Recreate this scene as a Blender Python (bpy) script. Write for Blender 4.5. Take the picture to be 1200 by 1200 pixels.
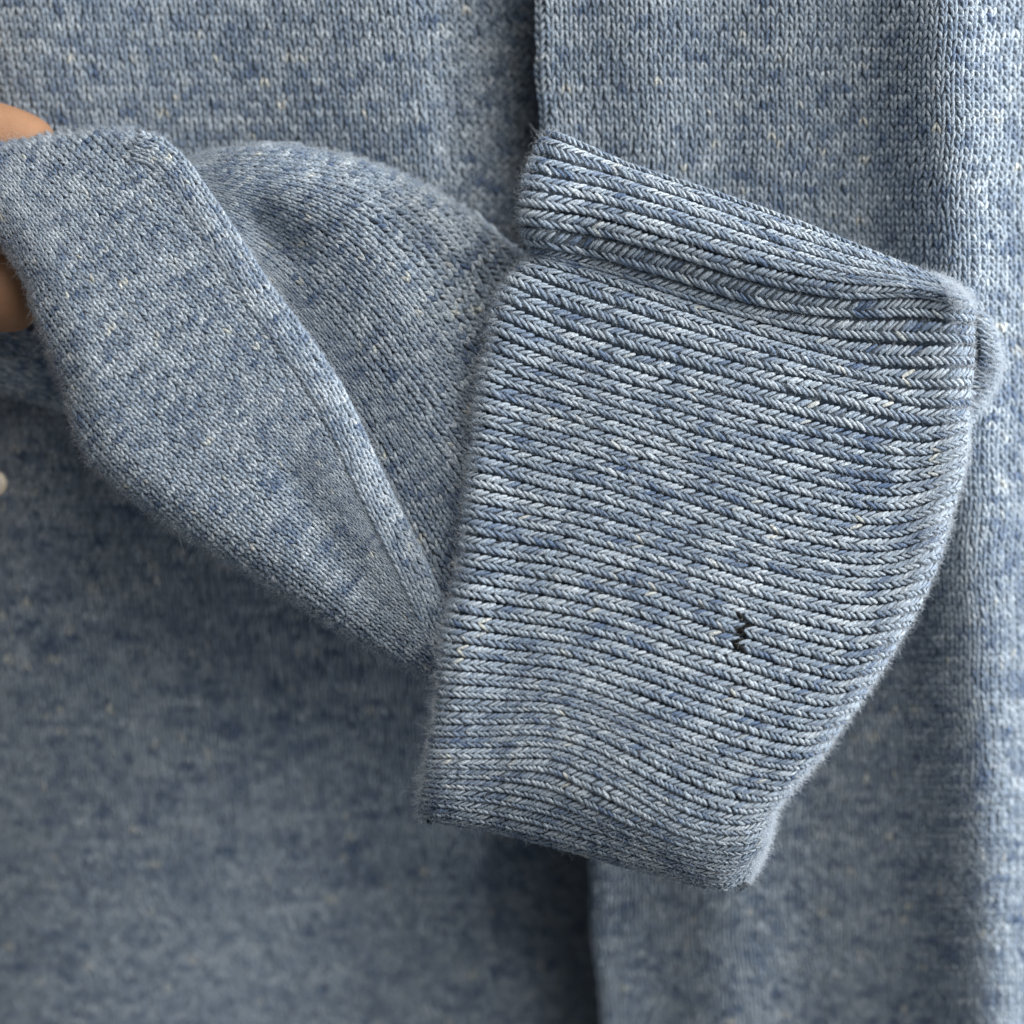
import bpy, math
import numpy as np
from mathutils import Vector

for o in list(bpy.data.objects):
    bpy.data.objects.remove(o)
scene = bpy.context.scene
COL = scene.collection
rng = np.random.default_rng(11)

# ------------------------------------------------------------------ camera
FOV = math.radians(36.0)
HALF = 84.0                                   # mm, half width of the frame at depth 0
DIST = HALF / math.tan(FOV / 2)               # mm, camera to the plane of the cuff
MM = 0.001
PX = 2 * HALF / 1200.0                        # mm per design unit at depth 0

cam_d = bpy.data.cameras.new("camera")
cam_d.angle = FOV
cam_d.clip_start = 0.01
cam_d.clip_end = 20
cam = bpy.data.objects.new("camera", cam_d)
COL.objects.link(cam)
cam.location = (0, -DIST * MM, 0)
cam.rotation_euler = (math.pi / 2, 0, 0)
cam_d.dof.use_dof = True
cam_d.dof.focus_distance = (DIST + 3.0) * MM
cam_d.dof.aperture_fstop = 7.2
scene.camera = cam

# ------------------------------------------------------------------ light
world = bpy.data.worlds.new("World")
scene.world = world
world.use_nodes = True
bg = world.node_tree.nodes["Background"]
bg.inputs[0].default_value = (0.88, 0.94, 1.0, 1)
bg.inputs[1].default_value = 0.19


def area_lamp(name, loc, target, size, power, colour):
    d = bpy.data.lights.new(name, 'AREA')
    d.shape = 'DISK'
    d.size = size
    d.energy = power
    d.color = colour
    o = bpy.data.objects.new(name, d)
    COL.objects.link(o)
    o.location = loc
    o.rotation_euler = (Vector(target) - Vector(loc)).to_track_quat('-Z', 'Y').to_euler()
    return o


area_lamp("ceiling_lamp", (0.30, -0.52, 0.52), (0, 0, 0), 0.80, 7.4, (1.0, 0.985, 0.96))
area_lamp("window_lamp", (0.75, -0.09, 0.10), (0, 0.02, 0), 0.55, 13.0, (0.92, 0.96, 1.0))

vs = scene.view_settings
vs.view_transform = 'Standard'
vs.look = 'None'
vs.gamma = 1.0
vs.use_curve_mapping = False
vs.exposure = 0.0


# ------------------------------------------------------------------ helpers
def to_world(p):
    """design units (x right, y down, z mm towards the viewer) -> mm in the scene"""
    p = np.asarray(p, float)
    k = (DIST - p[..., 2]) / DIST * PX
    return np.stack([(p[..., 0] - 600) * k, -p[..., 2], -(p[..., 1] - 600) * k], -1)


def cr(xk, yk, x):
    """cubic Hermite interpolation, knots xk, values yk (n, ...)"""
    xk = np.asarray(xk, float)
    yk = np.asarray(yk, float)
    d = np.diff(xk)
    sl = np.diff(yk, axis=0) / d.reshape((-1,) + (1,) * (yk.ndim - 1))
    m = np.empty_like(yk)
    m[0], m[-1] = sl[0], sl[-1]
    w = (d[:-1] / (d[:-1] + d[1:])).reshape((-1,) + (1,) * (yk.ndim - 1))
    m[1:-1] = sl[:-1] * (1 - w) + sl[1:] * w
    i = np.clip(np.searchsorted(xk, x, side='right') - 1, 0, len(xk) - 2)
    h = d[i]
    t = (x - xk[i]) / h
    e = (slice(None),) + (None,) * (yk.ndim - 1)
    t_, h_ = t[e], h[e]
    t2, t3 = t_ * t_, t_ * t_ * t_
    return ((2 * t3 - 3 * t2 + 1) * yk[i] + (t3 - 2 * t2 + t_) * h_ * m[i]
            + (-2 * t3 + 3 * t2) * yk[i + 1] + (t3 - t2) * h_ * m[i + 1])


class Guided:
    """surface through guide lines: s selects the line, u in 0..1 runs along it"""
    def __init__(self, ks, lines, nu=33, length=None, start=0.0):
        self.ks = np.asarray(ks, float)
        self.nu = nu
        rows = []
        prev = None
        off = start
        for ln in lines:
            if length is not None:
                # same stitch length everywhere, courses square to the wales
                ln = np.asarray(ln, float)
                a = ln[0] - (ln[1] - ln[0]) / np.linalg.norm(ln[1] - ln[0]) * 300
                b = ln[-1] + (ln[-1] - ln[-2]) / np.linalg.norm(ln[-1] - ln[-2]) * 400
                ln = np.r_[[a], ln, [b]]
                L = np.r_[0, np.cumsum(np.linalg.norm(np.diff(ln, axis=0), axis=1))]
                fine = cr(L, ln, np.linspace(0, L[-1], 1500))
                if prev is not None:
                    pm = prev[0]
                    i = np.argmin(((fine - pm) ** 2).sum(1))
                    off = i / 1499 * L[-1] - length * 0.5
                else:
                    off = 300 + start
                mid = cr(L, ln, np.array([off + length * 0.5]))[0]
                prev = (mid,)
                rows.append(cr(L, ln, np.clip(off + np.linspace(0, 1, nu) * length, 0, L[-1])))
                continue
            ln = np.asarray(ln, float)
            q = ln.copy()
            if q.shape[1] == 3:
                q[:, 2] /= PX
            L = np.r_[0, np.cumsum(np.linalg.norm(np.diff(q, axis=0), axis=1))]
            rows.append(cr(L / L[-1], ln, np.linspace(0, 1, nu)))
        self.g = np.array(rows)
        # denser table
        self.kd = np.linspace(self.ks[0], self.ks[-1], int((self.ks[-1] - self.ks[0]) * 4) + 1)
        self.tab = cr(self.ks, self.g, self.kd)

    def __call__(self, s, u):
        kd, tab = self.kd, self.tab
        a = np.clip((s - kd[0]) / (kd[1] - kd[0]), 0, len(kd) - 1.000001)
        b = u * (self.nu - 1)
        i = a.astype(int)
        j = np.clip(np.floor(b).astype(int), 0, self.nu - 2)
        fa = a - i
        fb = b - j

        def row(ii):
            j0, j1, j2, j3 = np.clip(j - 1, 0, None), j, j + 1, np.clip(j + 2, None, self.nu - 1)
            p0, p1, p2, p3 = tab[ii, j0], tab[ii, j1], tab[ii, j2], tab[ii, j3]
            t = fb[..., None]
            return p1 + 0.5 * t * (p2 - p0 + t * (2 * p0 - 5 * p1 + 4 * p2 - p3 + t * (3 * (p1 - p2) + p3 - p0)))
        r0 = row(i)
        r1 = row(np.minimum(i + 1, len(kd) - 1))
        return r0 * (1 - fa[..., None]) + r1 * fa[..., None]


def normals(fn, s, u, ds, du):
    a = fn(s + ds, u) - fn(s - ds, u)
    b = fn(s, u + du) - fn(s, u - du)
    n = np.cross(a, b)
    n /= np.linalg.norm(n, axis=-1, keepdims=True) + 1e-12
    return -n if fn.__name__ in ('fn_left', 'fn_right', 'fn_flap', 'fn_seam') else n


def poly_dist(px, py, poly):
    """signed distance to a polygon, positive inside"""
    poly = np.asarray(poly, float)
    sh = px.shape
    x, y = px.ravel(), py.ravel()
    best = np.full(x.shape, 1e18)
    ins = np.zeros(x.shape, bool)
    for i in range(len(poly)):
        ax, ay = poly[i]
        bx, by = poly[(i + 1) % len(poly)]
        dx, dy = bx - ax, by - ay
        t = np.clip(((x - ax) * dx + (y - ay) * dy) / (dx * dx + dy * dy + 1e-12), 0, 1)
        best = np.minimum(best, (x - ax - t * dx) ** 2 + (y - ay - t * dy) ** 2)
        c = (ay > y) != (by > y)
        with np.errstate(divide='ignore', invalid='ignore'):
            xi = dx * (y - ay) / (dy if dy != 0 else 1e-12) + ax
        ins ^= c & (x < xi)
    return (np.sqrt(best) * np.where(ins, 1, -1)).reshape(sh)


def line_dist(px, py, line):
    line = np.asarray(line, float)
    best = np.full(px.shape, 1e18)
    for i in range(len(line) - 1):
        ax, ay = line[i]
        dx, dy = line[i + 1] - line[i]
        t = np.clip(((px - ax) * dx + (py - ay) * dy) / (dx * dx + dy * dy), 0, 1)
        best = np.minimum(best, (px - ax - t * dx) ** 2 + (py - ay - t * dy) ** 2)
    return np.sqrt(best)


def smooth1(a, n):
    k = np.hanning(n + 2)[1:-1]
    k /= k.sum()
    return np.apply_along_axis(lambda v: np.convolve(np.r_[v[-n:], v, v[:n]], k, 'same')[n:-n], 1, a)


def make_heather(rows, cols, seed):
    rows, cols = max(rows, 64), max(cols, 64)
    r = np.random.default_rng(seed)
    def unit(a):
        return (a - a.mean()) / a.std()
    n1 = unit(smooth1(r.normal(size=(rows, cols)), 5))
    n2 = unit(smooth1(r.normal(size=(rows, cols)), 17))
    n3 = smooth1(r.normal(size=(rows, cols)), 25)
    n3 = unit(smooth1(n3.T, 15).T)
    v = 0.66 * n1 + 0.18 * n2 + 0.14 * n3 + 0.42 * r.normal(size=(rows, cols))
    w = unit(smooth1(r.normal(size=(rows, cols)), 4))
    return v, w


C_DARK = np.array([0.102, 0.147, 0.235])
C_MID = np.array([0.286, 0.341, 0.403])
C_LIGHT = np.array([0.480, 0.530, 0.575])
C_CREAM = np.array([0.580, 0.585, 0.535])


def yarn_colour(v, w):
    t = np.clip(v / 2.1, -1, 1)[..., None]
    c = np.where(t < 0, C_MID + (C_DARK - C_MID) * (-t), C_MID + (C_LIGHT - C_MID) * t)
    f = np.clip((w - 1.95) * 1.2, 0, 0.85)[..., None]
    return c * (1 - f) + C_CREAM * f


def link(name, data, parent=None, mat=None):
    o = bpy.data.objects.new(name, data)
    COL.objects.link(o)
    if parent is not None:
        o.parent = parent
    if mat is not None:
        data.materials.append(mat)
    return o


def mesh_from(name, verts_mm, quads, mat, parent, col=None, leg=None, smooth=True):
    me = bpy.data.meshes.new(name)
    n = len(verts_mm)
    me.vertices.add(n)
    me.vertices.foreach_set('co', (verts_mm * MM).astype(np.float32).ravel())
    q = np.asarray(quads, np.int32)
    me.loops.add(q.size)
    me.loops.foreach_set('vertex_index', q.ravel())
    me.polygons.add(len(q))
    me.polygons.foreach_set('loop_start', np.arange(0, q.size, q.shape[1], dtype=np.int32))
    if smooth:
        me.polygons.foreach_set('use_smooth', np.ones(len(q), bool))
    me.update(calc_edges=True)
    if col is not None:
        a = me.attributes.new('yarn', 'FLOAT_COLOR', 'POINT')
        a.data.foreach_set('color', np.c_[col, np.ones(n)].astype(np.float32).ravel())
    if leg is not None:
        a = me.attributes.new('leg', 'FLOAT_VECTOR', 'POINT')
        a.data.foreach_set('vector', leg.astype(np.float32).ravel())
    return link(name, me, parent, mat)


def grid_mesh(name, P, mat, parent, col=None, flip=False):
    h, w = P.shape[:2]
    i = np.arange(h * w).reshape(h, w)
    q = np.stack([i[:-1, :-1], i[:-1, 1:], i[1:, 1:], i[1:, :-1]], -1).reshape(-1, 4)
    if flip:
        q = q[:, ::-1]
    if col is None:
        col = np.broadcast_to(C_MID * 0.8, (h * w, 3))
    leg = np.zeros((h * w, 3))
    leg[:, 0] = np.tile(np.arange(w), h) * 0.7
    leg[:, 1] = np.repeat(np.arange(h), w) * 0.7
    return mesh_from(name, P.reshape(-1, 3), q, mat, parent, col.reshape(-1, 3), leg)


def yarn_legs(name, C, N, R, FL, colour, mat, parent, sides=6):
    """C, N (m, r, 3): centre lines and surface normals in mm; R (m, r) radius; FL flattening"""
    m, r = C.shape[:2]
    T = np.gradient(C, axis=1)
    T /= np.linalg.norm(T, axis=-1, keepdims=True) + 1e-12
    B = np.cross(N, T)
    B /= np.linalg.norm(B, axis=-1, keepdims=True) + 1e-12
    A = np.cross(T, B)
    ang = np.arange(sides) / sides * 2 * np.pi
    V = (C[:, :, None] + R[:, :, None, None] * (np.cos(ang)[None, None, :, None] * B[:, :, None]
         + FL * np.sin(ang)[None, None, :, None] * A[:, :, None]))
    idx = np.arange(m * r * sides).reshape(m, r, sides)
    nx = np.roll(idx, -1, axis=2)
    q = np.stack([idx[:, :-1], nx[:, :-1], nx[:, 1:], idx[:, 1:]], -1).reshape(-1, 4)
    col = np.broadcast_to(colour[:, :, None, :], (m, r, sides, 3)).reshape(-1, 3)
    leg = np.empty((m, r, sides, 3))
    leg[..., 0] = np.linspace(0, 1, r)[None, :, None] * 3.0
    tri = 1 - np.abs((ang / np.pi) - 1)
    leg[..., 1] = tri[None, None, :] * 2.0
    leg[..., 2] = (np.arange(m) * 7.31 % 97.0)[:, None, None]
    return mesh_from(name, V.reshape(-1, 3), q, mat, parent, col, leg.reshape(-1, 3))


def fuzz(name, base, nrm, mat, parent, length=(0.7, 2.2), radius=0.016, seed=5, lie=0.9, npts=5):
    """fine loose fibres standing off a knit surface"""
    r = np.random.default_rng(seed)
    n = len(base)
    d = nrm + lie * r.normal(size=(n, 3))
    d /= np.linalg.norm(d, axis=1, keepdims=True)
    L = r.uniform(*length, size=n) * r.uniform(0.5, 1, size=n)
    pts = np.empty((n, npts, 3))
    pts[:, 0] = base
    for k in range(1, npts):
        d = d + 0.45 * r.normal(size=(n, 3))
        d /= np.linalg.norm(d, axis=1, keepdims=True)
        pts[:, k] = pts[:, k - 1] + d * (L / (npts - 1))[:, None]
    cv = bpy.data.hair_curves.new(name)
    cv.add_curves([npts] * n)
    cv.position_data.foreach_set('vector', (pts * MM).astype(np.float32).ravel())
    rad = np.broadcast_to(np.linspace(1.0, 0.5, npts) * radius * MM, (n, npts)).astype(np.float32).ravel()
    ra = cv.attributes.get('radius') or cv.attributes.new('radius', 'FLOAT', 'POINT')
    ra.data.foreach_set('value', np.ascontiguousarray(rad))
    o = link(name, cv, parent, mat)
    o["kind"] = "stuff"
    return o


# ------------------------------------------------------------------ materials
def yarn_material(name, bump=0.6):
    m = bpy.data.materials.new(name)
    m.use_nodes = True
    nt = m.node_tree
    b = nt.nodes["Principled BSDF"]
    b.inputs['Roughness'].default_value = 0.85
    b.inputs['Specular IOR Level'].default_value = 0.03
    b.inputs['Sheen Weight'].default_value = 0.06
    b.inputs['Sheen Roughness'].default_value = 0.45
    b.inputs['Sheen Tint'].default_value = (0.85, 0.92, 1.0, 1)
    ca = nt.nodes.new('ShaderNodeAttribute')
    ca.attribute_name = 'yarn'
    la = nt.nodes.new('ShaderNodeAttribute')
    la.attribute_name = 'leg'
    sep = nt.nodes.new('ShaderNodeSeparateXYZ')
    nt.links.new(la.outputs['Vector'], sep.inputs[0])
    # twisted plies: stripes that run obliquely round the strand
    tw = nt.nodes.new('ShaderNodeMath'); tw.operation = 'MULTIPLY_ADD'
    nt.links.new(sep.outputs[0], tw.inputs[0])
    tw.inputs[1].default_value = 0.55
    nt.links.new(sep.outputs[1], tw.inputs[2])
    al = nt.nodes.new('ShaderNodeMath'); al.operation = 'MULTIPLY'
    nt.links.new(sep.outputs[0], al.inputs[0]); al.inputs[1].default_value = 0.9
    comb = nt.nodes.new('ShaderNodeCombineXYZ')
    nt.links.new(al.outputs[0], comb.inputs[0])
    nt.links.new(tw.outputs[0], comb.inputs[1])
    nt.links.new(sep.outputs[2], comb.inputs[2])
    nz = nt.nodes.new('ShaderNodeTexNoise')
    nz.inputs['Scale'].default_value = 2.4
    nz.inputs['Detail'].default_value = 3.0
    nt.links.new(comb.outputs[0], nz.inputs['Vector'])
    mr = nt.nodes.new('ShaderNodeMapRange')
    mr.inputs['From Min'].default_value = 0.30
    mr.inputs['From Max'].default_value = 0.70
    mr.inputs['To Min'].default_value = 0.30
    mr.inputs['To Max'].default_value = 1.70
    nt.links.new(nz.outputs['Fac'], mr.inputs['Value'])
    mul = nt.nodes.new('ShaderNodeVectorMath'); mul.operation = 'SCALE'
    nt.links.new(ca.outputs['Color'], mul.inputs[0])
    nt.links.new(mr.outputs[0], mul.inputs['Scale'])
    nt.links.new(mul.outputs[0], b.inputs['Base Color'])
    bp = nt.nodes.new('ShaderNodeBump')
    bp.inputs['Strength'].default_value = bump
    bp.inputs['Distance'].default_value = 0.0001
    nt.links.new(nz.outputs['Fac'], bp.inputs['Height'])
    nt.links.new(bp.outputs[0], b.inputs['Normal'])
    return m


def fibre_material(name, colour, trans=0.5):
    m = bpy.data.materials.new(name)
    m.use_nodes = True
    nt = m.node_tree
    out = nt.nodes["Material Output"]
    nt.nodes.remove(nt.nodes["Principled BSDF"])
    d = nt.nodes.new('ShaderNodeBsdfDiffuse'); d.inputs[0].default_value = (*colour, 1)
    t = nt.nodes.new('ShaderNodeBsdfTranslucent'); t.inputs[0].default_value = (*colour, 1)
    mx = nt.nodes.new('ShaderNodeMixShader'); mx.inputs[0].default_value = trans
    nt.links.new(d.outputs[0], mx.inputs[1]); nt.links.new(t.outputs[0], mx.inputs[2])
    nt.links.new(mx.outputs[0], out.inputs['Surface'])
    return m


M_YARN = yarn_material("heather_blue_yarn")
M_FUZZ = fibre_material("loose_fibre", (0.68, 0.72, 0.76))

# ------------------------------------------------------------------ sweater root
sweater = bpy.data.objects.new("sweater", None)
COL.objects.link(sweater)
sweater.location = (0, 0, 0)
sweater["label"] = "heather blue knitted sweater with its ribbed sleeve cuff turned back in front of the body"
sweater["category"] = "sweater"


def stockinette(name, fn, pos2d, s_range, n_courses, parent, keep=None, W_mm=None, rings=6, sides=6,
                seed=1, tone=1.0, lift=0.0, rad=0.205, tip_high=True, over=1.6, jitter=0.05, spread=0.45, hscale=None):
    """fn(s,u)->mm. s counts wales, u in 0..1 along the wale (V tips point to u = 1)."""
    s0, s1 = s_range
    wales = np.arange(s0, s1)
    cs = np.arange(n_courses)
    SS, CC = np.meshgrid(wales + 0.5, cs, indexing='ij')
    SS, CC = SS.ravel(), CC.ravel()
    if keep is not None:
        k = keep(SS, (CC + 0.5) / n_courses)
        SS, CC = SS[k], CC[k]
    m = len(SS)
    r = np.random.default_rng(seed)
    tau = np.linspace(0, 1, rings)
    v, w = make_heather(n_courses + 2, (s1 - s0) * 2 + 4, seed)
    allC, allN, allR, allcol = [], [], [], []
    # local wale width in mm
    wl = np.linalg.norm(fn(SS + 0.5, (CC + .5) / n_courses) - fn(SS - 0.5, (CC + .5) / n_courses), axis=-1)
    wl = np.clip(wl, 0.3, 2.2)
    for side in (-1, 1):
        # tau 0: outer top end; tau 1: tip near the wale's centre
        e = tau[None, :] ** 0.9
        jit = r.normal(size=(m, 3)) * jitter
        s_off = side * (spread * (1 - e) + 0.035 * e) + jit[:, :1]
        t_off = (e - 0.5) * over + jit[:, 1:2] * 1.5
        s = SS[:, None] + s_off
        u = (CC[:, None] + 0.5 + t_off) / n_courses
        P = fn(s, u)
        N = normals(fn, s, u, 0.25, 0.35 / n_courses)
        prof = np.sin(np.pi * np.clip(tau * 0.94 + 0.03, 0, 1))
        hgt = (0.40 * prof ** 0.8 - 0.17)[None, :] * wl[:, None] * (1 + jit[:, 2:3]) + lift
        if hscale is not None:
            hgt = hgt * hscale(s, u)
        C = P + N * hgt[..., None]
        R = (rad * (0.50 + 0.50 * prof ** 0.6))[None, :] * wl[:, None] * (1 + 0.10 * r.normal(size=(m, 1)))
        ci = CC.astype(int)
        wi = ((SS - s0) * 2).astype(int) + (1 if side > 0 else 0)
        vv, ww = v[ci, wi], w[ci, wi]
        col = yarn_colour(tone * (vv + 0.22 * r.normal(size=m)), ww)
        allC.append(C); allN.append(N); allR.append(R)
        allcol.append(np.broadcast_to(col[:, None, :], (m, rings, 3)))
    return yarn_legs(name, np.concatenate(allC), np.concatenate(allN), np.concatenate(allR), 0.85,
                     np.concatenate(allcol), M_YARN, parent, sides)


# outlines (design units) ------------------------------------------------
CUFF_LEFT = [(636, 160), (626, 182), (618, 203), (614, 222), (613, 243), (612, 264), (620, 290), (616, 306), (604, 319),
             (592, 334), (578, 372), (571, 411), (563, 444), (559, 481), (553, 532), (549, 570), (545, 605), (541, 645),
             (535, 680), (527, 717), (519, 751), (516, 784), (513, 832), (507, 863), (501, 888), (497, 920), (494, 950)]
CUFF_OUT = CUFF_LEFT + [(590, 975), (650, 990), (770, 1023), (845, 1040), (885, 1010), (900, 960), (960, 880), (1026, 786),
                        (1085, 678), (1125, 550), (1135, 430), (1165, 410), (1138, 352), (1030, 302), (830, 228)]
SEAM = [(164, 153), (187, 161), (215, 183), (240, 217), (264, 252), (287, 287), (312, 327), (347, 374), (377, 417), (400, 452),
        (427, 507), (452, 562), (474, 607), (498, 655), (518, 700), (534, 738), (545, 765)]
FLAP_OUT = [(-120, 172), (-40, 168), (0, 166), (60, 159), (120, 151), (160, 153)] + SEAM[1:] + \
           [(560, 800), (540, 822), (500, 796), (400, 742), (290, 672), (200, 618), (140, 575), (105, 543), (87, 505), (75, 450),
            (45, 380), (30, 330), (2, 288), (-40, 235), (-120, 190)]
LOBE_TOP = [(180, 200), (225, 184), (260, 175), (310, 169), (350, 170), (420, 184), (482, 206), (540, 240), (590, 280), (622, 304),
            (650, 330)]
LOBE_OUT = LOBE_TOP + [(690, 420), (690, 700), (600, 830), (520, 760), (430, 560), (300, 350)]


def rim(d, radius):
    """depth drop (mm) of a rounded edge at inner distance d (design units) for an edge radius (design units)"""
    q = np.clip(1 - d / radius, 0, 1.0)
    return radius * PX * (1 - np.sqrt(np.clip(1 - q * q, 0, 1)))


# ------------------------------------------------------------------ body panels
def rdge(x, c, w):
    return np.exp(-((x - c) / w) ** 2)


def z_left(x, y):
    t = np.clip(y / 1200.0, 0, 1.25)
    z = -21 - 48 * np.sign(t) * np.abs(t) ** 1.3
    edge = 625 + 75 * np.clip((y - 100) / 1000, -0.2, 1.2)
    z = z + 2.0 * np.sin(x / 170.0 + 0.5 + y / 900.0) + 1.6 * np.sin(x / 83.0 + 2.0 - y / 500.0)
    z = z - (15 + 17 * t) * np.clip((x - (edge - 140)) / 140, 0, 1.4) ** 1.5 - 0.012 * np.clip(500 - x, 0, 700)
    z = z - 5 * np.clip((60 - x) / 200, 0, 2) ** 1.5
    return z


def edge_x(y):
    return cr(np.array([-200, 0, 150, 300, 700, 1004, 1200, 1500.]),
              np.array([620, 624, 630, 640, 668, 690, 701, 715.]), np.clip(np.atleast_1d(y), -199, 1499).ravel()).reshape(np.shape(y)) + 2.2 * np.sin(y / 61.0) + 1.6 * np.sin(y / 23.0 + 1)


def z_right(x, y):
    t = np.clip(y / 1200.0, 0, 1.25)
    z = -17 - 42 * np.sign(t) * np.abs(t) ** 1.25
    xr = np.interp(y, [-300, 0, 250, 500, 800, 1200, 1500], [1098, 1106, 1116, 1132, 1146, 1158, 1165])
    z = z + (11.0 + 6.0 * t) * rdge(x, xr, 72) + 3.0 * rdge(x, 930 - 0.05 * y, 70) + 2.2 * rdge(x, 760 + 0.08 * y, 60)
    z = z - 3.0 * np.clip((x - xr - 30) / 120, 0, 2)
    d = x - edge_x(y)
    z = z - 70.0 * np.clip((x - 1350) / 300, 0, 4)  # unseen right end bent back, shaped to block light leaking behind the panel
    z = z - rim(np.clip(d, 0, None), 16.0) * 1.7
    return z


def y_of(u):
    return -140 + 1520 * (1.10 * u - 0.10 * u * u)


def xy_left(s, u):
    # wales lean to the right on their way down and close up with distance
    y = y_of(u)
    k = 1 - 0.16 * np.clip(y, -200, 1400) / 1200
    return 300 + (s - 42) * 11.2 * k + 0.09 * (y - 300) - 28 * np.exp(-np.clip(y + 150, 0, None) / 140.0), y


def xy_right(s, u):
    # wales follow the folded edge on the left
    y = y_of(u)
    k = 1 - 0.16 * np.clip(y, -200, 1400) / 1200
    return edge_x(y) + 1.5 + s * 11.0 * k, y


def fn_left(s, u):
    xx, y = xy_left(s, u)
    return to_world(np.stack([xx, y, z_left(xx, y)], -1))


def fn_right(s, u):
    xx, y = xy_right(s, u)
    return to_world(np.stack([xx, y, z_right(xx, y)], -1))


def deep_inside(px, py, extra):
    return (poly_dist(px, py, CUFF_OUT) > extra) | (poly_dist(px, py, FLAP_OUT) > extra) | (poly_dist(px, py, LOBE_OUT) > extra)


def keep_left(s, u):
    x, y = xy_left(s, u)
    return (x < edge_x(y) + 40) & (x > -90) & (x < 760) & (y > -90) & (y < 1300) & ~deep_inside(x, y, 60)


def keep_right(s, u):
    x, y = xy_right(s, u)
    return (x < 1290) & (y > -90) & (y < 1300) & ~deep_inside(x, y, 60)


def backing(name, fn, s0, s1, ns, nu, off, parent, u0=0.0, u1=1.0):
    S, U = np.meshgrid(np.linspace(s0, s1, ns), np.linspace(u0, u1, nu), indexing='ij')
    P = fn(S, U)
    N = normals(fn, S, U, 0.2, 0.002)
    o = grid_mesh(name, P - N * off, M_YARN, parent)
    return o


def mark_stuff(o):
    o["kind"] = "stuff"
    return o


body = backing("body_panel", fn_left, -60, 130, 190, 150, 0.65, sweater, -0.6, 1.1)
mark_stuff(stockinette("knit_stitches", fn_left, None, (-4, 100), 178, body, keep_left, rings=5, sides=5, seed=21, spread=0.43, over=1.65, rad=0.185, tone=0.9))
side = backing("overlapping_panel", fn_right, 0, 130, 190, 150, 0.65, sweater, -0.6, 1.1)
mark_stuff(stockinette("knit_stitches", fn_right, None, (0, 74), 178, side, keep_right, rings=5, sides=5, seed=22, spread=0.43, over=1.65, rad=0.185, tone=0.9))

# ------------------------------------------------------------------ sleeve: front fold
FL_S = [0, 7.5, 16.5, 25.5, 31.8, 36.6]
FL_LINES = [
    [(-60, 300), (0, 390), (60, 490), (120, 565), (200, 640), (300, 730), (400, 810), (460, 860)],
    [(-60, 190), (0, 290), (60, 390), (120, 470), (220, 565), (330, 660), (450, 755), (530, 815)],
    [(-60, 130), (20, 220), (100, 320), (200, 425), (300, 520), (400, 615), (500, 715), (575, 785)],
    [(0, 110), (90, 192), (180, 285), (270, 375), (350, 465), (420, 560), (490, 655), (570, 750)],
    [(43, 69), (133, 151), (223, 244), (313, 334), (393, 424), (463, 519), (533, 614), (613, 709)],
    [(76, 37), (166, 119), (256, 212), (346, 302), (426, 392), (496, 487), (566, 582), (646, 677)],
]
flap_map = Guided(FL_S, FL_LINES, length=820, start=-40)


def z_flap(x, y):
    d = poly_dist(x, y, FLAP_OUT)
    z = 3.0 + 1.2 * np.sin((x + 0.4 * y) / 150.0) - 9.0 * (np.clip(480 - y, 0, 400) / 300) ** 2 - 5.0 * (np.clip(y - 480, 0, 400) / 300) ** 2
    z = z - rim(np.clip(d, 0, None), 46.0) * 1.15 - np.clip(-d, 0, 60) * 0.25
    # shallow dent beside the lower seam
    z = z - 1.1 * np.exp(-(line_dist(x, y, [(345, 560), (400, 650), (470, 745)]) / 26.0) ** 2)
    return z


def fn_flap(s, u):
    p = flap_map(s, u)
    return to_world(np.concatenate([p, z_flap(p[..., 0], p[..., 1])[..., None]], -1))


def keep_flap(s, u):
    p = flap_map(s, u)
    d = poly_dist(p[:, 0], p[:, 1], FLAP_OUT)
    ds = line_dist(p[:, 0], p[:, 1], SEAM)
    return (d > 0.5) & (ds > 32 * np.clip((p[:, 0] - 165) / 45.0, 0.15, 1)) & (p[:, 0] > -70)


def edge_soft(mapper, outline):
    def f(s, u):
        p = mapper(s, u)
        return np.clip(poly_dist(p[..., 0], p[..., 1], outline) / 12.0, 0.15, 1)
    return f


def fn_flap_xy(s, u):
    x = -130 + s * 6.0
    y = 120 + u * 720
    return to_world(np.stack([x, y, z_flap(x, y)], -1))


def masked_backing(name, fnz, x0, x1, y0, y1, step, outline, off, parent):
    xs = np.arange(x0, x1 + 1, step)
    ys = np.arange(y0, y1 + 1, step)
    X, Y = np.meshgrid(xs, ys, indexing='ij')
    Z = fnz(X, Y)
    P = to_world(np.stack([X, Y, Z - off], -1))
    ok = poly_dist(X, Y, outline) > -1.5 * step * 0.6
    i = np.arange(X.size).reshape(X.shape)
    q = np.stack([i[:-1, :-1], i[:-1, 1:], i[1:, 1:], i[1:, :-1]], -1)
    okq = ok[:-1, :-1] & ok[:-1, 1:] & ok[1:, 1:] & ok[1:, :-1]
    q = q[okq]
    used, inv = np.unique(q, return_inverse=True)
    V = P.reshape(-1, 3)[used]
    leg = np.c_[X.ravel()[used] * 0.13, Y.ravel()[used] * 0.13, np.zeros(len(used))]
    return mesh_from(name, V, inv.reshape(-1, 4), M_YARN, parent, np.broadcast_to(C_MID * 0.8, V.shape), leg)


sleeve = masked_backing("sleeve", z_flap, -130, 570, 130, 840, 6, FLAP_OUT, 0.45, sweater)
N_FLAP = 114
mark_stuff(stockinette("knit_stitches", fn_flap, None, (0, 36), N_FLAP, sleeve, keep_flap, rings=6, sides=6, seed=31, hscale=edge_soft(flap_map, FLAP_OUT)))

# seam: three parallel wales along the edge of the front fold
seam_np = np.asarray(SEAM, float)
_L = np.r_[0, np.cumsum(np.linalg.norm(np.diff(seam_np, axis=0), axis=1))]
SEAM_LEN = _L[-1]


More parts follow.
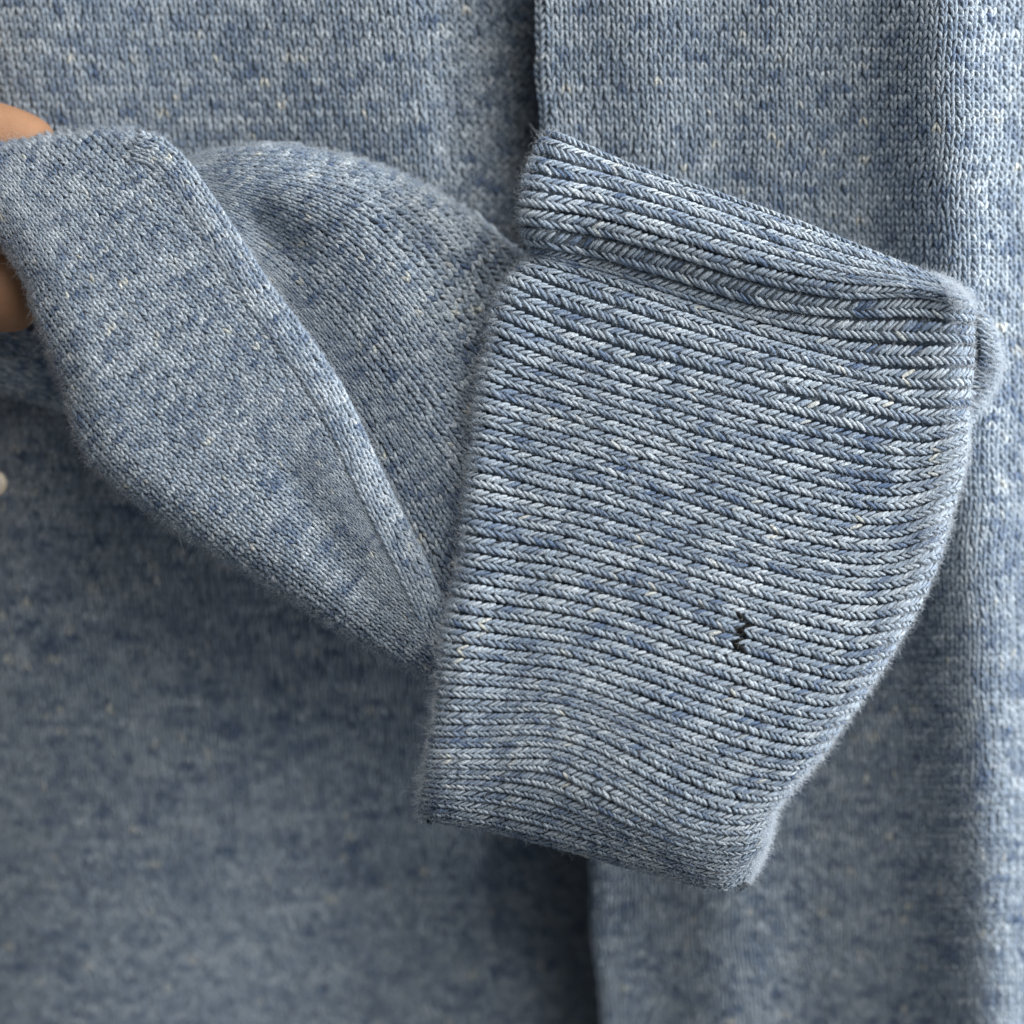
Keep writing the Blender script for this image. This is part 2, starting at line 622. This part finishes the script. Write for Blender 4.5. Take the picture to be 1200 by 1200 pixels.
def seam_xy(off, u):
    q = cr(_L / SEAM_LEN, seam_np, np.clip(u, 0, 1).ravel()).reshape(np.shape(u) + (2,))
    q2 = cr(_L / SEAM_LEN, seam_np, np.clip(u + 0.01, 0, 1).ravel()).reshape(np.shape(u) + (2,))
    q1 = cr(_L / SEAM_LEN, seam_np, np.clip(u - 0.01, 0, 1).ravel()).reshape(np.shape(u) + (2,))
    t = q2 - q1
    t /= np.linalg.norm(t, axis=-1, keepdims=True)
    n = np.stack([-t[..., 1], t[..., 0]], -1)      # towards the lower left
    return q + n * off[..., None]


def fn_seam(s, u):
    off = 36.0 - s * 8.9            # s = 0 inner wale ... s = 4 at the edge
    p = seam_xy(off, u)
    z = z_flap(p[..., 0], p[..., 1])
    zin = z_flap(*np.moveaxis(seam_xy(np.full_like(off, 38.0), u), -1, 0))
    z = zin + 0.22 - 1.7 * np.clip(1 - off / 26.0, 0, 1.6) ** 2
    return to_world(np.concatenate([p, z[..., None]], -1))


S_, U_ = np.meshgrid(np.linspace(-0.2, 4.2, 14), np.linspace(0, 1, 120), indexing='ij')
seam = grid_mesh("seam", fn_seam(S_, U_) + np.array([0, 0.45, 0]), M_YARN, sleeve)
# V columns of the seam (joined with the seam as one part)
seam_st = mark_stuff(stockinette("seam_stitches", fn_seam, None, (0, 4), 96, sleeve, None, rings=6, sides=6, seed=33,
                                 rad=0.22, over=1.8))

# ------------------------------------------------------------------ sleeve: rear fold
LB_S = [0, 4, 9, 14, 19, 23, 26, 29]
LB_LINES = [
    [(195, 178), (260, 171), (340, 167), (420, 181), (490, 205), (545, 238), (592, 278), (635, 320), (670, 370)],
    [(200, 192), (270, 190), (350, 195), (430, 212), (490, 240), (535, 285), (568, 335), (596, 390), (620, 440)],
    [(215, 207), (280, 215), (350, 228), (410, 255), (460, 300), (505, 355), (548, 415), (582, 470), (610, 520)],
    [(230, 227), (290, 247), (340, 270), (390, 305), (440, 350), (490, 415), (535, 475), (572, 530), (600, 580)],
    [(245, 257), (295, 290), (340, 325), (385, 370), (433, 430), (482, 500), (525, 560), (562, 610), (590, 655)],
    [(262, 290), (315, 335), (360, 385), (402, 440), (445, 500), (485, 565), (522, 625), (550, 680), (575, 725)],
    [(270, 325), (325, 380), (370, 440), (410, 500), (448, 560), (485, 630), (518, 690), (545, 745), (560, 780)],
    [(270, 355), (320, 410), (360, 470), (395, 530), (432, 590), (470, 660), (500, 715), (525, 770), (540, 810)],
]
lobe_map = Guided(LB_S, LB_LINES, length=760, start=-60)
CREST = [(300, 205), (400, 240), (450, 320), (490, 420), (515, 520), (535, 620), (545, 700)]


def z_lobe(x, y):
    d = poly_dist(x, y, LOBE_OUT)
    dc = line_dist(x, y, CREST)
    xc = np.interp(y, [205, 240, 320, 420, 520, 620, 700], [330, 400, 450, 490, 515, 535, 545])
    z = -5.5 - (5.0 + 5.0 / (1 + np.exp(-(x - xc) / 14.0))) * (1 - np.exp(-(dc / 85.0) ** 2))
    z = z - 3.5 * np.exp(-(((x - 585) / 38.0) ** 2 + ((y - 420) / 90.0) ** 2))
    # hollow next to the seam
    z = z - 2.6 * np.exp(-(line_dist(x, y, [(310, 262), (345, 292)]) / 26.0) ** 2)
    top = line_dist(x, y, LOBE_TOP)
    z = z - rim(np.where(d > 0, top, 0), 60.0) * 1.0 - np.clip(-d, 0, 30) * 0.2
    return z


def fn_lobe(s, u):
    p = lobe_map(s, u)
    return to_world(np.concatenate([p, z_lobe(p[..., 0], p[..., 1])[..., None]], -1))


def keep_lobe(s, u):
    p = lobe_map(s, u)
    d = poly_dist(p[:, 0], p[:, 1], LOBE_OUT)
    inside_flap = poly_dist(p[:, 0], p[:, 1], FLAP_OUT)
    inside_cuff = poly_dist(p[:, 0], p[:, 1], CUFF_OUT)
    return (d > 0.5) & (inside_flap < 50) & (inside_cuff < 55)


sleeve_back = masked_backing("sleeve_rear_fold", z_lobe, 186, 690, 160, 820, 6, LOBE_OUT, 0.45, sweater)
mark_stuff(stockinette("knit_stitches", fn_lobe, None, (0, 29), 96, sleeve_back, keep_lobe, rings=6, sides=6, seed=41, spread=0.41, over=1.75, hscale=edge_soft(lobe_map, LOBE_OUT)))

# underside of the sleeve, seen dark below the hand
US_LINES = [
    [(-150, 330), (-60, 355), (30, 385), (110, 415), (190, 450)],
    [(-150, 365), (-60, 390), (30, 418), (110, 448), (190, 480)],
    [(-150, 415), (-60, 432), (30, 455), (110, 480), (190, 510)],
    [(-150, 440), (-60, 452), (30, 468), (110, 490), (190, 520)],
]
us_map = Guided([0, 3, 8, 11], US_LINES)


def fn_under(s, u):
    p = us_map(s, u)
    z = -27 - 0.02 * np.abs(p[..., 0]) - 9.0 * np.clip((s - 6.5) / 4.5, 0, 1.2) ** 2
    return to_world(np.concatenate([p, z[..., None]], -1))


under = backing("sleeve_underside", fn_under, -0.3, 11, 30, 40, 0.3, sweater)
mark_stuff(stockinette("knit_stitches", fn_under, None, (0, 11), 44, under, None, rings=6, sides=6, seed=43))

# ------------------------------------------------------------------ cuff
CK = [
    (-46, -15, [(497, 945), (650, 975), (770, 1010), (868, 1020)]),
    (-40, -16, [(515, 850), (700, 900), (850, 930), (920, 915)]),
    (-30, -16, [(550, 680), (800, 740), (960, 780), (1030, 765)]),
    (-20, -16, [(590, 470), (800, 540), (1000, 590), (1112, 570)]),
    (-13, -15, [(622, 330), (800, 380), (950, 440), (1080, 470), (1138, 496)]),
    (-9, -14, [(634, 260), (800, 310), (950, 370), (1080, 420), (1164, 452)]),
    (-5, -12, [(640, 195), (735, 225), (835, 262), (935, 302), (1035, 342), (1110, 372), (1169, 408)]),
    (-2, -8, [(642, 166), (735, 200), (835, 234), (935, 270), (1035, 310), (1105, 338), (1152, 370)]),
    (0, -4, [(636, 160), (730, 196), (830, 229), (930, 264), (1030, 303), (1092, 326), (1114, 335)]),
    (1, -1.5, [(626, 182), (715, 206), (815, 239), (915, 274), (1015, 307), (1086, 327), (1119, 338)]),
    (2, 0.5, [(618, 203), (700, 220), (800, 250), (900, 284), (1000, 314), (1083, 331), (1124, 342)]),
    (3, 1.8, [(614, 222), (690, 236), (780, 261), (880, 292), (985, 320), (1083, 335), (1129, 347)]),
    (4, 2.0, [(613, 243), (690, 254), (780, 279), (880, 309), (985, 332), (1085, 341), (1133, 354)]),
    (5, 0.6, [(612, 264), (690, 276), (780, 298), (880, 330), (985, 350), (1085, 350), (1137, 360)]),
    (6, -1.9, [(620, 288), (700, 303), (790, 330), (890, 360), (1000, 374), (1080, 374), (1137, 380)]),
    (7, -3.0, [(622, 299), (695, 315), (780, 343), (870, 372), (975, 396), (1060, 403), (1137, 405)]),
    (8, -2.4, [(614, 307), (690, 327), (770, 355), (850, 382), (950, 411), (1040, 431), (1136, 430)]),
    (9, -1.2, [(604, 319), (675, 344), (755, 371), (835, 396), (925, 423), (1010, 446), (1075, 456), (1134, 455)]),
    (10, -0.4, [(592, 334), (660, 362), (740, 388), (820, 412), (900, 435), (980, 452), (1030, 466), (1075, 477), (1132, 479)]),
    (12, 0.3, [(578, 372), (650, 402), (720, 427), (800, 450), (900, 478), (980, 500), (1040, 514), (1090, 518), (1132, 507)]),
    (14, 0.7, [(571, 411), (640, 436), (720, 462), (787, 480), (850, 500), (900, 515), (960, 532), (1020, 546), (1066, 550), (1110, 541), (1130, 532)]),
    (16, 1.0, [(563, 444), (618, 462), (653, 472), (700, 487), (762, 507), (813, 527), (858, 540), (900, 552), (960, 568), (1020, 580), (1050, 582), (1090, 574), (1124, 560)]),
    (18, 1.1, [(559, 481), (623, 498), (690, 517), (760, 540), (803, 553), (853, 570), (900, 588), (960, 604), (1020, 615), (1060, 613), (1113, 594)]),
    (21, 1.3, [(553, 532), (607, 545), (648, 557), (698, 569), (740, 583), (778, 597), (837, 618), (900, 640), (960, 654), (1010, 662), (1055, 658), (1102, 638)]),
    (23, 1.4, [(549, 570), (607, 583), (643, 592), (690, 602), (740, 617), (800, 637), (880, 662), (950, 682), (1010, 692), (1050, 689), (1088, 677)]),
    (25, 1.5, [(545, 605), (610, 618), (660, 628), (690, 637), (753, 655), (815, 676), (890, 701), (950, 716), (1010, 727), (1069, 717)]),
    (27, 1.5, [(541, 645), (610, 657), (660, 665), (710, 678), (760, 691), (815, 710), (885, 733), (950, 752), (1005, 762), (1048, 752)]),
    (29, 1.4, [(535, 680), (610, 693), (660, 702), (710, 714), (757, 727), (813, 748), (880, 768), (940, 787), (990, 797), (1027, 786)]),
    (31, 1.3, [(527, 717), (603, 728), (660, 737), (710, 748), (757, 763), (810, 783), (870, 803), (930, 822), (975, 828), (1005, 819)]),
    (33, 1.2, [(519, 751), (603, 762), (660, 769), (710, 783), (757, 798), (810, 818), (870, 838), (920, 853), (955, 857), (983, 849)]),
    (35, 1.0, [(516, 784), (603, 792), (660, 800), (710, 816), (763, 838), (808, 855), (870, 877), (915, 888), (942, 889), (961, 881)]),
    (38, 0.5, [(513, 832), (590, 835), (645, 836), (690, 848), (742, 869), (795, 894), (837, 911), (880, 923), (910, 926), (927, 920)]),
    (40, 0.0, [(507, 863), (573, 863), (632, 862), (660, 867), (690, 877), (740, 903), (790, 930), (830, 946), (870, 954), (907, 948)]),
    (42, -0.7, [(501, 888), (590, 889), (645, 890), (690, 907), (737, 931), (777, 955), (808, 970), (845, 978), (880, 977), (901, 968)]),
    (44, -1.6, [(498, 910), (590, 915), (645, 925), (700, 950), (750, 972), (800, 992), (840, 1000), (875, 1000), (897, 988)]),
    (46, -3.0, [(495, 932), (590, 943), (650, 957), (710, 978), (770, 1000), (820, 1016), (855, 1020), (890, 1004)]),
    (48, -5.5, [(494, 950), (590, 968), (650, 983), (710, 1000), (770, 1017), (820, 1030), (850, 1034), (880, 1021)]),
    (50, -10, [(496, 957), (590, 974), (650, 989), (710, 1006), (770, 1022), (820, 1034), (845, 1039), (872, 1030)]),
]
lines3 = []
for k, z, pts in CK:
    p = np.asarray(pts, float)
    f = np.clip((p[:, 0] - p[0, 0]) / (p[-1, 0] - p[0, 0]), 0, 1)
    zz = np.full(len(p), float(z))
    if 5 <= k <= 9:                      # the crease fades towards the right
        zz = zz * (1.15 - 0.75 * f) + 0.3 * f
    if 8 < k < 50:
        zz = zz + (1.6 * np.sin(np.pi * f) - 0.6) * min(1, (50 - k) / 8.0)
    zz = zz + float(np.interp(k, [5, 9, 20, 36, 42, 50], [-1.0, -1.5, 0.0, 3.5, 3.8, 1.5]))
    b = float(np.interp(k, [-5, 2], [-1.0, 1.0]))
    e0, e1 = p[0], p[-1]
    start = [(e0[0] + 10, e0[1] + 1, zz[0] - b * 2.6), (e0[0] + 0.5, e0[1], zz[0] - b * 1.5), (e0[0] + 3, e0[1] + .5, zz[0] - b * 0.25)]
    d = (p[-1] - p[-2]) / np.linalg.norm(p[-1] - p[-2])
    mid = np.c_[p[1:-1], zz[1:-1]]
    end = [(e1[0] - 9 * d[0], e1[1] - 9 * d[1], zz[-1] - b * 0.5), (e1[0] - 2.5 * d[0], e1[1] - 2.5 * d[1], zz[-1] - b * 1.5), (e1[0], e1[1], zz[-1] - b * 3.0),
           (e1[0] - 4 * d[0], e1[1] - 4 * d[1], zz[-1] - b * 4.6), (e1[0] - 24 * d[0], e1[1] - 24 * d[1], zz[-1] - b * 5.6)]
    lines3.append(np.r_[np.array(start), mid, np.array(end)])
cuff_map = Guided([c[0] for c in CK], lines3, nu=81)


def fn_cuff(s, u):
    return to_world(cuff_map(s, u))


S_, U_ = np.meshgrid(np.linspace(-46, 50, 96 * 8 + 1), np.linspace(0, 1, 80), indexing='ij')
P_ = fn_cuff(S_, U_)
N_ = normals(fn_cuff, S_, U_, 0.3, 0.004)
pitch_ = np.clip(np.linalg.norm(fn_cuff(S_ + 0.4, U_) - fn_cuff(S_ - 0.4, U_), axis=-1) / 0.8, 0.8, 2.6)
x_ = np.abs(S_ - np.floor(S_) - 0.52)
core_ = -0.08 - 0.90 * np.clip((49.3 - S_) / 1.0, 0, 1) * np.clip((x_ - 0.27) / 0.20, 0, 1) ** 1.2       # deep furrows between the ribs
cuff = grid_mesh("cuff", P_ + (core_ * pitch_)[..., None] * N_, M_YARN, sweater)

N_ST = 80                     # stitches along a rib
r_c = np.random.default_rng(77)
hv, hw = make_heather(N_ST + 4, 260, 51)
hs = smooth1(np.random.default_rng(52).normal(size=hv.shape[::-1]), 6).T      # lighter and darker lengths of yarn along the rib
hv = 0.72 * hv + 0.75 * hs / hs.std()
tau = np.linspace(0, 1, 7)
DARK_SPOT = [(868, 722, 4.0), (873, 730, 4.5), (866, 740, 4.5), (872, 746, 5.0), (864, 755, 5.0), (868, 764, 5.5), (861, 761, 4.0)]
for k in range(-14, 50):
    cs = np.arange(N_ST)
    Cs, Ns, Rs, cols = [], [], [], []
    for side_ in (-1, 1):
        m = N_ST
        jit = r_c.normal(size=(m, 3))
        e = tau[None, :]
        # tip at the rib's centre towards the free edge (left), open towards the fold (right)
        s = k + 0.5 + (side_ * 0.03 + (0.345 if side_ > 0 else -0.385) * e ** 0.85) + 0.016 * jit[:, :1]
        u = (cs[:, None] + 0.5 + (e - 0.5) * 1.65 + 0.15 * jit[:, 1:2]) / N_ST
        u = np.clip(u, 0.0, 1.0)
        P = fn_cuff(s, u)
        N = normals(fn_cuff, s, u, 0.3, 0.004)
        pl = np.linalg.norm(fn_cuff(np.full(m, k + 0.9), (cs + .5) / N_ST) - fn_cuff(np.full(m, k + 0.1), (cs + .5) / N_ST), axis=-1) / 0.8
        pl = np.clip(pl, 0.8, 3.2)
        prof = np.sin(np.pi * np.clip(e * 0.92 + 0.05, 0, 1))
        x = np.abs(s - k - 0.60)
        dome = np.cos(np.clip(x / np.where(s - k > 0.60, 0.36, 0.60), 0, 1) * np.pi / 2) ** 0.6
        hgt = (0.24 * dome + 0.055 * prof - 0.04) * np.clip(pl, 1.2, 2.8)[:, None] + 0.04 * jit[:, 2:3]
        Cs.append(P + N * hgt[..., None])
        Ns.append(N)
        Rs.append(0.128 * np.clip(pl, 1.6, 2.6)[:, None] * (0.55 + 0.45 * prof ** 0.6) * (1 + 0.14 * r_c.normal(size=(m, 1))))
        idx = (k + 60) * 2 + (1 if side_ > 0 else 0)
        c = yarn_colour(hv[cs, idx] * 0.88 + 0.20 * r_c.normal(size=m), hw[cs, idx])
        pix = cuff_map(np.full(m, k + 0.5 + 0.2 * side_), (cs + .5) / N_ST)
        for bx_, by_, br_ in DARK_SPOT:          # small black stain
            hit = (pix[:, 0] - bx_) ** 2 + (pix[:, 1] - by_) ** 2 < br_ ** 2
            c[hit] = (0.012, 0.011, 0.010)
        cols.append(np.broadcast_to(c[:, None, :], (m, len(tau), 3)))
    yarn_legs("rib", np.concatenate(Cs), np.concatenate(Ns), np.concatenate(Rs), 0.62, np.concatenate(cols), M_YARN, cuff, 6)

# ------------------------------------------------------------------ loose fibres
def scatter(fn, n, s0, s1, u0, u1, seed, keep=None, off=0.25):
    r = np.random.default_rng(seed)
    s = r.uniform(s0, s1, n)
    u = r.uniform(u0, u1, n)
    if keep is not None:
        k = keep(s, u)
        s, u = s[k], u[k]
    return fn(s, u) + normals(fn, s, u, 0.3, 0.004) * off, normals(fn, s, u, 0.3, 0.004)


b_, n_ = scatter(fn_cuff, 22000, -9, 50, 0.0, 0.99, 1, off=0.45)
fuzz("fuzz", b_, n_, M_FUZZ, cuff, seed=61, length=(0.5, 2.2))
b_, n_ = scatter(fn_cuff, 20000, -12, 50, 0.88, 0.99, 8, off=0.4)
fuzz("fuzz", b_, n_, M_FUZZ, cuff, seed=67, length=(0.6, 2.6), radius=0.018)
b_, n_ = scatter(fn_cuff, 3500, -2, 50, 0.0, 0.05, 9, off=0.4)
fuzz("fuzz", b_, n_ + np.array([-0.8, 0, 0]), M_FUZZ, cuff, seed=68, length=(1.0, 3.2), radius=0.018)
b_, n_ = scatter(fn_flap, 40000, 0, 37, 0, 1, 2, keep_flap, 0.2)
fuzz("fuzz", b_, n_, M_FUZZ, sleeve, seed=62, length=(0.5, 1.8))
b_, n_ = scatter(fn_seam, 3200, 0, 4, 0, 1, 3, None, 0.2)
fuzz("fuzz", b_, n_, M_FUZZ, seam, seed=63, length=(0.5, 1.5))
b_, n_ = scatter(fn_lobe, 28000, 0, 29, 0, 1, 4, keep_lobe, 0.2)
fuzz("fuzz", b_, n_, M_FUZZ, sleeve_back, seed=64, length=(0.5, 1.8))
b_, n_ = scatter(fn_left, 30000, -4, 100, 0.03, 0.97, 5, keep_left, 0.2)
fuzz("fuzz", b_, n_, M_FUZZ, body, seed=65, length=(0.5, 2.0), npts=4)
b_, n_ = scatter(fn_right, 32000, 0, 74, 0.03, 0.97, 6, keep_right, 0.2)
fuzz("fuzz", b_, n_, M_FUZZ, side, seed=66, length=(0.5, 2.0), npts=4)


for fn__, n__, a__, b__, par__, kp__, sd__ in ((fn_cuff, 1500, -6, 50, cuff, None, 81), (fn_flap, 900, 0, 37, sleeve, keep_flap, 82),
                                              (fn_lobe, 700, 0, 29, sleeve_back, keep_lobe, 83)):
    b_, n_ = scatter(fn__, n__, a__, b__, 0.01, 0.99, sd__, kp__, 0.4)
    fuzz("fuzz", b_, n_, M_FUZZ, par__, seed=sd__, length=(2.0, 5.5), radius=0.014, npts=7)


def edge_flap(s, u):
    p = flap_map(s, u)
    return np.abs(poly_dist(p[:, 0], p[:, 1], FLAP_OUT) - 5) < 8


def edge_lobe(s, u):
    p = lobe_map(s, u)
    return (line_dist(p[:, 0], p[:, 1], LOBE_TOP) < 14) & (poly_dist(p[:, 0], p[:, 1], LOBE_OUT) > 0)


b_, n_ = scatter(fn_flap, 90000, 0, 37, 0, 1, 84, edge_flap, 0.2)
fuzz("fuzz", b_, n_, M_FUZZ, sleeve, seed=84, length=(0.6, 2.4))
b_, n_ = scatter(fn_lobe, 60000, 0, 29, 0, 1, 85, edge_lobe, 0.2)
fuzz("fuzz", b_, n_, M_FUZZ, sleeve_back, seed=85, length=(0.6, 2.4))


# ------------------------------------------------------------------ hand
def skin_material():
    m = bpy.data.materials.new("skin")
    m.use_nodes = True
    nt = m.node_tree
    b = nt.nodes["Principled BSDF"]
    tc = nt.nodes.new('ShaderNodeTexCoord')
    n1 = nt.nodes.new('ShaderNodeTexNoise'); n1.inputs['Scale'].default_value = 90; n1.inputs['Detail'].default_value = 4
    n2 = nt.nodes.new('ShaderNodeTexVoronoi'); n2.inputs['Scale'].default_value = 2600
    n3 = nt.nodes.new('ShaderNodeTexNoise'); n3.inputs['Scale'].default_value = 500; n3.inputs['Detail'].default_value = 5
    mp = nt.nodes.new('ShaderNodeMapping'); mp.inputs['Scale'].default_value = (0.35, 1, 1)
    mp.inputs['Rotation'].default_value = (0, 0.7, 0)
    nt.links.new(tc.outputs['Object'], mp.inputs[0])
    for n in (n1, n2, n3):
        nt.links.new(mp.outputs[0] if n is not n1 else tc.outputs['Object'], n.inputs['Vector'])
    r = nt.nodes.new('ShaderNodeValToRGB')
    r.color_ramp.elements[0].position = 0.3
    r.color_ramp.elements[0].color = (0.33, 0.170, 0.092, 1)
    r.color_ramp.elements[1].position = 0.7
    r.color_ramp.elements[1].color = (0.46, 0.255, 0.145, 1)
    nt.links.new(n1.outputs['Fac'], r.inputs[0])
    nt.links.new(r.outputs[0], b.inputs['Base Color'])
    b.inputs['Roughness'].default_value = 0.55
    b.inputs['Specular IOR Level'].default_value = 0.3
    b.inputs['Subsurface Weight'].default_value = 0.15
    b.inputs['Subsurface Scale'].default_value = 0.002
    b.inputs['Subsurface Radius'].default_value = (1.0, 0.35, 0.2)
    add = nt.nodes.new('ShaderNodeMath'); add.operation = 'ADD'
    nt.links.new(n2.outputs['Distance'], add.inputs[0]); nt.links.new(n3.outputs['Fac'], add.inputs[1])
    bp = nt.nodes.new('ShaderNodeBump'); bp.inputs['Strength'].default_value = 0.3; bp.inputs['Distance'].default_value = 0.0002
    nt.links.new(add.outputs[0], bp.inputs['Height'])
    nt.links.new(bp.outputs[0], b.inputs['Normal'])
    return m


M_SKIN = skin_material()
# joints in design units with depth in mm, radius in mm
HAND = {
    'wrist': ((-760, 420, -22), (26, 17)), 'palm0': ((-600, 390, -20), (32, 15)), 'palm1': ((-430, 350, -18), (36, 13)),
}
CH = {
    'index': [(-330, 190, -16, 9.6), (-190, 150, -17, 9.2), (-70, 158, -18, 8.8), (24, 178, -19.0, 8.3), (62, 196, -20, 6.6)],
    'middle': [(-330, 300, -19, 9.8), (-190, 300, -16, 9.4), (-70, 326, -18, 8.8), (18, 344, -18.0, 7.9), (46, 350, -18.0, 6.2)],
    'ring': [(-330, 420, -22, 9.4), (-215, 470, -24, 8.8), (-120, 520, -27, 8.0), (-50, 556, -29, 6.6), (-14, 566, -30, 4.6), (-6, 567, -30, 3.0)],
    'little': [(-350, 520, -24, 8.2), (-260, 590, -28, 7.4), (-190, 640, -31, 6.8), (-130, 670, -33, 5.6)],
    'thumb': [(-500, 240, -8, 12.5), (-380, 190, 6, 11.5), (-260, 200, 14, 10.5), (-170, 225, 15, 9.2), (-130, 236, 15, 7.0)],
}
verts, rads, edges = [], [], []


def jv(p, r):
    verts.append(tuple(to_world(np.array(p, float)) * MM))
    rads.append((r * MM, r * MM) if np.isscalar(r) else (r[0] * MM, r[1] * MM))
    return len(verts) - 1


i_p1 = jv((-440, 350, -19), (22, 13))
i_p0 = jv((-600, 390, -20), (26, 14))
i_w = jv((-790, 440, -22), (22, 16))
i_a = jv((-1050, 520, -26), (26, 21))
edges += [(i_p1, i_p0), (i_p0, i_w), (i_w, i_a)]
for nm, ch in CH.items():
    prev = i_p0 if nm == 'thumb' else i_p1
    for x, y, z, r in ch:
        i = jv((x, y, z), r)
        edges.append((prev, i))
        prev = i
me = bpy.data.meshes.new("hand")
me.from_pydata(verts, edges, [])
hand = link("hand", me, None, M_SKIN)
sk = hand.modifiers.new("skin", 'SKIN')
sk.use_smooth_shade = True
for i, (a, b) in enumerate(rads):
    me.skin_vertices[0].data[i].radius = (a, b)
    me.skin_vertices[0].data[i].use_root = (i == i_p1)
sb = hand.modifiers.new("sub", 'SUBSURF')
sb.levels = sb.render_levels = 3
hand["label"] = "bare hand gripping the sleeve from behind at the left edge"
hand["category"] = "hand"

# pale nail of the finger that just enters the frame
ph, th_ = np.meshgrid(np.linspace(0, np.pi, 9), np.linspace(0, 2 * np.pi, 17), indexing='ij')
c0 = np.array([-4.0, 567.0, -26.8])
E = np.stack([c0[0] + 13 * np.sin(ph) * np.cos(th_), c0[1] + 15 * np.sin(ph) * np.sin(th_), c0[2] + 0.9 * np.cos(ph)], -1)
M_NAIL = bpy.data.materials.new("fingernail")
M_NAIL.use_nodes = True
_b = M_NAIL.node_tree.nodes["Principled BSDF"]
_n = M_NAIL.node_tree.nodes.new('ShaderNodeTexNoise')
_n.inputs['Scale'].default_value = 300
_r = M_NAIL.node_tree.nodes.new('ShaderNodeValToRGB')
_r.color_ramp.elements[0].color = (0.66, 0.55, 0.42, 1)
_r.color_ramp.elements[1].color = (0.80, 0.71, 0.57, 1)
M_NAIL.node_tree.links.new(_n.outputs['Fac'], _r.inputs[0])
M_NAIL.node_tree.links.new(_r.outputs[0], _b.inputs['Base Color'])
_b.inputs['Roughness'].default_value = 0.35
W_ = to_world(E)
idx = np.arange(W_.shape[0] * W_.shape[1]).reshape(W_.shape[:2])
q_ = np.stack([idx[:-1, :-1], idx[:-1, 1:], idx[1:, 1:], idx[1:, :-1]], -1).reshape(-1, 4)
nail = mesh_from("fingernail", W_.reshape(-1, 3), q_, M_NAIL, hand)
nail["label"] = "pale fingernail at the picture's left edge"
